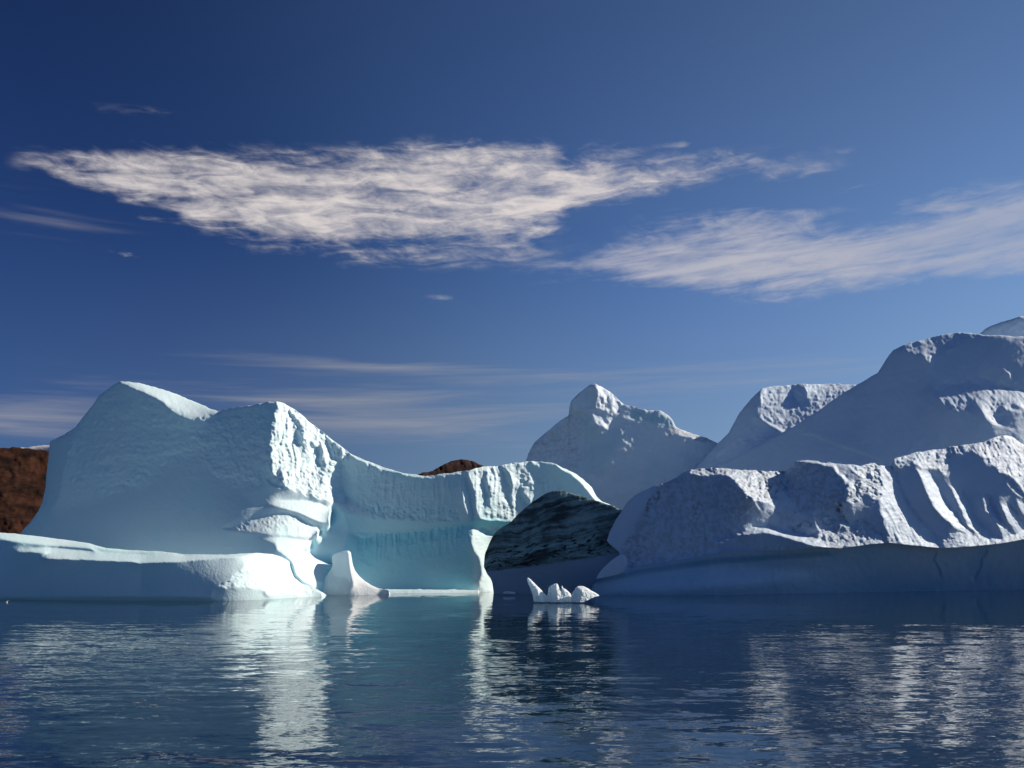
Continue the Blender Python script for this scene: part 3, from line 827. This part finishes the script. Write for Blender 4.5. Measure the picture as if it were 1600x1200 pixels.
# ------------------------------------------------------------------ dirty fluted iceberg (right foreground)
A_TOP = [(949, 842), (952, 832), (957, 822), (963, 810), (972, 797), (978, 787), (985, 780), (995, 772), (1007, 765), (1030, 757), (1055, 747), (1070, 737), (1080, 734), (1090, 732), (1125, 731), (1162, 734), (1195, 736), (1225, 736),
         (1233, 732), (1238, 728), (1240, 723), (1244, 720), (1262, 719), (1285, 722), (1300, 724), (1310, 725), (1330, 726), (1345, 727), (1358, 724), (1366, 723.5), (1372, 727), (1380, 727), (1393, 729), (1394, 721), (1398, 717), (1403, 715),
         (1412, 712), (1430, 707), (1450, 704), (1475, 701), (1487, 697), (1512, 694), (1535, 690), (1545, 686), (1562, 680), (1572, 680), (1580, 682), (1590, 688), (1600, 694), (1650, 712), (1700, 735), (1760, 800)]
A_BOT = [(949, 845), (955, 851), (962, 857), (969, 862), (972, 872), (976, 890), (1000, 887), (1060, 878), (1100, 872), (1121, 869), (1126, 864), (1150, 863), (1200, 861), (1250, 859), (1282, 855), (1312, 857), (1350, 852), (1387, 848),
         (1430, 853), (1472, 857), (1510, 855), (1562, 850), (1600, 843), (1680, 842), (1760, 846)]
flute = dict(p=1.6, q=.7, blur=3, jit=1.5, lump=.6, scal=.4, streak=.5)
hol = dict(p=-.4, q=.3, blur=4, lump=.2, scal=.1, streak=.1, dirt=0)
AREG = [
    reg([(1000, 790), (1030, 755), (1090, 738), (1150, 750), (1190, 790), (1240, 800), (1240, 825), (1190, 830), (1110, 845), (1110, 875), (975, 895), (970, 860)], p=-.75, q=0, lump=.45, dirt=.32, blur=10),
    reg([(949, 842), (972, 797), (985, 780), (1007, 765), (1030, 757), (1018, 775), (1008, 795), (985, 830), (968, 860)], p=-.9, q=.35, lump=.15, dirt=0, blur=6),
    # dirt streaks on the shaded left face
    reg(line_poly([(1032, 762), (1020, 780), (1010, 800), (1005, 812)], 3), dirt=1.0, blur=3, jit=4),
    reg(line_poly([(1095, 780), (1085, 800), (1090, 812)], 3), dirt=.6, blur=3, jit=5),
    reg([(985, 845), (1000, 830), (1010, 850), (1000, 880), (985, 885), (975, 870)], dirt=.45, blur=6, jit=6, lump=1.2),
    reg([(1030, 757), (1070, 740), (1120, 740), (1150, 760), (1120, 775), (1060, 790), (1030, 800)], dirt=.35, blur=12, jit=8),
    reg(line_poly([(1000, 766), (1030, 759), (1055, 749), (1072, 740)], [.8, 1, 1.5, 2.5]), p=.4, q=1.5, blur=1.5, jit=1.5, dirt=.3),
    reg([(1072, 738), (1090, 731), (1125, 730), (1162, 733), (1195, 735), (1229, 735), (1228, 748), (1227, 768), (1219, 764), (1212, 772), (1216, 780), (1207, 790), (1203, 785), (1192, 784), (1182, 779), (1172, 778), (1163, 768),
         (1156, 762), (1155, 752), (1140, 745), (1122, 738), (1095, 741)], p=1.7, q=1.5, lump=2.3, scal=1.0, blur=2.5, jit=4, dirt=.55),
    reg(line_poly([(1181, 786), (1188, 797)], 1.6), p=.6, q=.6, blur=1.5, jit=1.5),
    reg(line_poly([(1196, 804), (1200, 806)], 2), p=.6, q=.8, blur=1.5, jit=1),
    reg([(1186, 800), (1208, 792), (1222, 772), (1240, 790), (1262, 797), (1274, 803), (1272, 828), (1252, 838), (1200, 823), (1170, 826), (1140, 836), (1112, 838)], p=-1.3, q=-.2, lump=.3, blur=4, jit=2),
    reg([(1232, 733), (1241, 722), (1262, 720), (1305, 726), (1312, 740), (1322, 755), (1320, 785), (1290, 798), (1250, 800), (1230, 775)], p=-.9, q=0, lump=.7, dirt=.38, blur=3, jit=2),
    reg(line_poly([(1244, 720), (1262, 719.5), (1285, 723), (1303, 726)], 2), p=.3, q=2.0, blur=1.5, jit=1, dirt=.25),
    reg(line_poly([(1303, 726), (1309, 738), (1318, 745), (1325, 752)], 2), p=.9, q=.8, blur=1.5, jit=1.5, dirt=.3),
    reg([(1332, 728), (1348, 727), (1365, 724), (1374, 730), (1376, 745), (1378, 762), (1374, 780), (1362, 778), (1352, 772), (1344, 786), (1336, 786), (1326, 778), (1328, 765), (1324, 755), (1335, 752), (1345, 755), (1340, 742)],
        p=.5, q=.6, lump=1.9, scal=.7, blur=2.5, jit=3, dirt=.4),
    reg([(1343, 786), (1360, 780), (1373, 785), (1374, 805), (1362, 822), (1350, 812), (1325, 814), (1322, 800)], p=-.2, q=.2, blur=3, lump=.3),
    reg([(1303, 786), (1309, 784), (1315, 788), (1315, 797), (1320, 806), (1318, 812), (1308, 800)], p=-1.5, q=-1.5, dirt=1.0, blur=1.5, jit=1, lump=0),
    reg(line_poly([(1240, 800), (1265, 797), (1272, 800)], 1.5), dirt=.8, blur=2, jit=2),
    reg(line_poly([(1240, 825), (1255, 815), (1268, 822)], 2), dirt=.8, blur=2, jit=3),
    # foot lumps and the curved ledge
    reg([(1272, 800), (1281, 799), (1300, 810), (1325, 814), (1350, 811), (1363, 825), (1384, 836), (1400, 846), (1387, 848), (1350, 850), (1312, 856), (1290, 853), (1262, 838), (1280, 830), (1272, 812)], p=.42, q=.9, lump=1.2, scal=.5, blur=2.5, jit=2, dirt=.4),
    reg([(1280, 808), (1290, 808), (1310, 818), (1322, 826), (1305, 829), (1288, 824)], p=-.5, q=.2, blur=2, jit=1.5),
    reg([(1150, 834), (1178, 823), (1200, 822), (1230, 829), (1262, 838), (1285, 848), (1288, 853), (1255, 848), (1225, 838), (1195, 832), (1165, 836)], p=.6, q=2.0, lump=.8, blur=2, jit=1.5, dirt=.3),
    reg(line_poly([(1110, 840), (1118, 845), (1128, 844), (1145, 838), (1160, 832), (1178, 826), (1197, 825), (1215, 829), (1235, 834), (1255, 840), (1275, 847), (1288, 851)], [1.2, 3, 2.5, 2, 2, 2.5, 3, 4, 5, 6, 6, 3]), p=.7, q=2.2, lump=.8, blur=1.8, jit=1.5, dirt=.3),
    reg([(1122, 850), (1140, 844), (1165, 836), (1190, 831), (1215, 835), (1245, 845), (1265, 852), (1280, 856), (1250, 862), (1125, 868)], p=-.8, q=-.4, lump=.2, blur=2.5, blue=.3),
    # bright rib
    reg([(1374, 728), (1394, 731), (1400, 742), (1402, 757), (1412, 775), (1422, 792), (1435, 808), (1450, 825), (1463, 845), (1474, 857), (1440, 852), (1405, 848), (1388, 838), (1380, 815), (1375, 795), (1377, 775), (1378, 755)],
        p=.95, q=.5, lump=.6, streak=.9, scal=.4, blur=2.5, jit=1.5),
    # hollows
    reg([(1402, 740), (1412, 733), (1432, 740), (1442, 760), (1450, 785), (1460, 805), (1478, 822), (1465, 840), (1450, 822), (1432, 802), (1414, 775), (1404, 755)], **hol),
    reg([(1458, 738), (1482, 735), (1485, 718), (1505, 707), (1525, 710), (1542, 722), (1560, 738), (1568, 752), (1580, 765), (1590, 775), (1592, 800), (1575, 785), (1560, 780), (1550, 775), (1535, 770), (1540, 800), (1560, 828), (1562, 835),
         (1540, 828), (1525, 808), (1512, 790), (1505, 775), (1492, 760), (1483, 757), (1490, 775), (1500, 795), (1510, 815), (1500, 815), (1480, 790), (1465, 765)], **hol),
    reg([(1564, 792), (1560, 778), (1568, 785), (1578, 800), (1585, 812), (1575, 805)], **hol),
    # ribs
    reg([(1433, 733), (1448, 735), (1456, 740), (1466, 758), (1472, 775), (1484, 792), (1496, 804), (1502, 818), (1520, 832), (1505, 834), (1488, 822), (1470, 805), (1458, 790), (1450, 770), (1440, 750)], **flute),
    reg([(1484, 757), (1494, 763), (1506, 778), (1515, 795), (1525, 812), (1540, 828), (1560, 836), (1566, 845), (1530, 838), (1514, 825), (1504, 805), (1497, 785)], **flute),
    reg([(1534, 773), (1542, 780), (1546, 792), (1555, 802), (1562, 814), (1578, 825), (1590, 838), (1568, 842), (1562, 825), (1550, 810), (1540, 795)], **flute),
    reg([(1566, 787), (1575, 787), (1585, 797), (1592, 808), (1610, 825), (1610, 840), (1590, 835), (1578, 820), (1568, 800)], **flute),
    reg([(1590, 783), (1620, 790), (1640, 830), (1610, 815), (1595, 800)], **flute),
    # rim
    reg([(1394, 720), (1412, 711), (1450, 703), (1478, 700), (1484, 712), (1484, 725), (1481, 738), (1474, 740), (1468, 732), (1455, 733), (1440, 728), (1425, 723), (1405, 731)], p=.35, q=.9, lump=.9, scal=.9, streak=.4, blur=2.5, jit=2.5),
    reg([(1478, 701), (1512, 694), (1538, 689), (1562, 680), (1580, 682), (1600, 694), (1680, 720), (1690, 800), (1610, 780), (1600, 768), (1588, 752), (1575, 738), (1560, 735), (1545, 720), (1528, 710), (1510, 704), (1490, 709)],
        p=.45, q=.8, lump=.8, scal=.7, streak=.8, blur=3, jit=3),
    reg(line_poly([(1574, 754), (1584, 765), (1598, 775)], 2.0), p=.7, q=.7, blur=2, jit=2),
    # sunlit hem
    reg([(1474, 842), (1490, 830), (1520, 834), (1560, 842), (1600, 828), (1640, 825), (1640, 843), (1600, 842), (1562, 849), (1510, 854), (1474, 856)], p=.35, q=1.0, lump=.7, scal=.6, blur=2.5, jit=1.5, dirt=.08),
]
iceA = rock('dirty_iceberg', ICE_R, A_TOP, A_BOT,
            [(950, 845, 214), (975, 800, 216), (980, 880, 215), (1000, 770, 220), (1090, 735, 230), (1110, 860, 219), (1200, 855, 219), (1200, 740, 229), (1225, 790, 223), (1300, 850, 224), (1262, 722, 230), (1380, 730, 240), (1400, 850, 234),
             (1450, 705, 250), (1480, 850, 240), (1510, 760, 250), (1570, 685, 260), (1600, 840, 248), (1700, 740, 264), (1720, 840, 260)],
            AREG, seed=61, cell=1.25, p0=-.55, q0=.0, lump=.35, scal=.15, T=16, RB=22, rim=2.5, rimw=2.0, edge=.9, lw=14, sw=6, tilt=-.55, L=520, dirt=.13)
tag(iceA, 'dirty grey iceberg with sunlit flutes and an overhanging undercut waterline', 'iceberg')

rock('wave_cut_base', ICE_R, [(928, 912), (934, 908), (960, 897), (975, 889), (1000, 884), (1060, 875), (1100, 868), (1121, 864), (1130, 860), (1200, 856), (1282, 850), (1312, 851), (1387, 843), (1430, 848), (1510, 850), (1600, 838), (1760, 840)],
     [(928, 936), (1000, 937), (1200, 932), (1400, 927), (1600, 925), (1760, 924)],
     [(930, 920, 217), (975, 920, 217), (975, 892, 219), (1125, 870, 221), (1125, 919, 222), (1200, 917, 228), (1200, 866, 222), (1400, 858, 236), (1400, 915, 252), (1600, 912, 274), (1600, 850, 251), (1750, 912, 288),
      (1750, 850, 264)],
     [reg([(930, 905), (1000, 890), (1125, 871), (1300, 860), (1300, 868), (1125, 880), (1000, 899), (930, 912)], p=-.1, q=-1.6, blur=3, blue=.9),
      reg([(950, 916), (1000, 900), (1080, 890), (1180, 888), (1260, 896), (1180, 908), (1000, 918)], blue=.35, p=-.4, q=.45, blur=14),
      reg(line_poly([(1463, 865), (1460, 875), (1466, 888), (1471, 902)], 1.0), p=-1.5, blur=1.2, jit=2),
      reg(line_poly([(1542, 862), (1533, 872), (1532, 885), (1524, 903)], 1.2), p=-1.5, blur=1.2, jit=2)],
     seed=63, cell=1.4, p0=-.4, q0=-.9, lump=.2, scal=.05, streak=.15, T=10, RB=10, rim=0, edge=.3, sw=14, parent=iceA, blue=.6, L=300)

rock('ice_fin', ICE_R, [(932, 904), (934, 899), (938, 893), (943, 887), (955, 876), (963, 870), (970, 866), (976, 868), (979, 876)],
     [(932, 904.6), (950, 901), (967, 897), (976, 891), (979, 886)], [(932, 904, 216), (970, 868, 214), (978, 888, 213)],
     [], seed=65, cell=.8, p0=-.15, q0=.5, lump=.1, scal=.1, T=5, RB=8, rim=1.5, edge=.15, parent=iceA, L=80)

# ------------------------------------------------------------------ growlers afloat
def growler(name, top, bot, D0, regions, seed, label):
    o = rock(name, ICE_SMALL, top, bot, D0, regions, seed=seed, cell=.35, p0=-.2, q0=.4, lump=.5, scal=.15, T=2.2, RB=8, rim=2.2, rimw=1.2, edge=.15, lw=9, L=30)
    return tag(o, label, 'ice chunk', 'small white ice chunks afloat')


growler('floating_ice', [(823.5, 905), (824.5, 902), (829, 905), (834, 910), (840, 916), (846, 922), (849, 926), (853, 929), (858, 934), (862, 938.5)],
        [(823.5, 906), (825, 911), (829, 920), (832.5, 930), (834, 940), (850, 941), (862, 940)],
        [(824, 904, 174), (835, 930, 171.2), (850, 930, 172), (860, 938, 173)],
        [reg([(824, 901), (834, 909), (846, 921), (858, 933), (862, 945), (844, 945), (842, 930), (839, 920), (832, 912)], p=1.4, q=.6, blur=1.5)], 71,
        'tall tilted white fin of ice left of the squat spiked chunk')
growler('floating_ice', [(855, 932), (856.5, 924), (857, 919), (859, 916), (863, 913.5), (867, 912), (870, 911.3), (872, 914), (874, 919), (876, 923), (877, 924), (877.3, 916), (878.3, 914.8), (880, 919), (884, 920.5), (888, 924), (892, 928), (894, 938)],
        [(855, 936), (860, 941), (894, 941)],
        [(857, 925, 173), (870, 915, 172), (866, 938, 171), (880, 935, 171.5), (893, 930, 173)],
        [reg([(870, 910), (876, 922), (883, 930), (882, 945), (872, 945), (871, 930), (869, 918)], p=1.3, q=.5, blur=1.5),
         reg([(879, 917), (892, 927), (896, 945), (885, 945), (882, 925)], p=.9, q=.8, blur=1.5)], 72,
        'squat white ice chunk with a thin spike between fin and broad wedge')
growler('floating_ice', [(892, 935), (894, 926), (897, 923), (900, 918), (903, 916), (907, 915.5), (912, 916), (918, 919), (924, 923), (930, 926), (936, 930)],
        [(892, 937), (895, 941), (912, 941), (922, 936), (928, 933), (936, 931)],
        [(894, 930, 172), (903, 918, 171.5), (905, 936, 170.5), (920, 925, 172), (935, 930, 174)],
        [reg([(900, 916), (912, 915), (924, 922), (937, 929), (937, 945), (905, 945), (908, 932), (912, 927), (908, 922)], p=1.0, q=.9, blur=2)], 73,
        'broad white wedge of ice with a long pointed right end')

growler('floating_ice', [(786, 925.2), (789, 924.2), (793, 923.6), (797, 924), (801, 924.4), (805, 925.4)], [(786, 928), (805, 928)], [(786, 925, 216), (795, 924, 215.5), (805, 925, 216)], [], 74,
        'flat sliver of ice awash near the dark iceberg foot')

# ------------------------------------------------------------------ gulls on the water
GW, tg, bg_ = new_mat('gull_white')
bg_.inputs['Base Color'].default_value = (0.8, 0.8, 0.79, 1)
bg_.inputs['Roughness'].default_value = 0.8
GG, tg, bg_ = new_mat('gull_grey')
bg_.inputs['Base Color'].default_value = (0.22, 0.24, 0.26, 1)
GY, tg, bg_ = new_mat('gull_beak')
bg_.inputs['Base Color'].default_value = (0.6, 0.4, 0.08, 1)


def loft(name, rings, mat, parent=None, n=12):
    V, Fc = [], []
    for (x, z, ry, rz) in rings:
        for k in range(n):
            a = 2 * math.pi * k / n
            V.append((x, math.cos(a) * ry, z + math.sin(a) * rz))
    for i in range(len(rings) - 1):
        for k in range(n):
            Fc.append((i * n + k, i * n + (k + 1) % n, (i + 1) * n + (k + 1) % n, (i + 1) * n + k))
    Fc.append(tuple(range(n))[::-1])
    Fc.append(tuple((len(rings) - 1) * n + k for k in range(n)))
    me = bpy.data.meshes.new(name)
    me.from_pydata(V, [], Fc)
    me.polygons.foreach_set('use_smooth', [True] * len(Fc))
    me.materials.append(mat)
    o = bpy.data.objects.new(name, me)
    COL.objects.link(o)
    if parent is not None:
        o.parent = parent
    return o


for (px, py, rot, lab) in ((10, 941, 20, 'tiny gull resting on open water, farthest out from the white terrace'),
                           (213, 934, 75, 'tiny upright gull floating before the middle of the shaded terrace'),
                           (325, 932.5, 175, 'tiny gull floating by the sunlit end of the white terrace')):
    D = CAMH / -ray(px, py)[1]
    g = loft('gull', [(-.30, .10, .01, .008), (-.22, .09, .05, .03), (-.10, .07, .10, .085), (.05, .07, .11, .10), (.14, .11, .09, .10), (.19, .18, .055, .075), (.21, .25, .045, .05),
                      (.24, .30, .048, .05), (.28, .31, .04, .042), (.31, .30, .015, .018)], GW)
    loft('wing', [(-.28, .125, .02, .01), (-.15, .125, .09, .035), (0, .13, .112, .05), (.10, .13, .07, .05), (.13, .13, .02, .02)], GG, g)
    loft('beak', [(.305, .30, .012, .013), (.345, .293, .006, .008), (.365, .285, .002, .003)], GY, g)
    g.location = (ray(px, py)[0] * D, D, -.03)
    g.rotation_euler = (0, 0, R(rot))
    tag(g, lab, 'gull', 'gulls afloat on the sea')
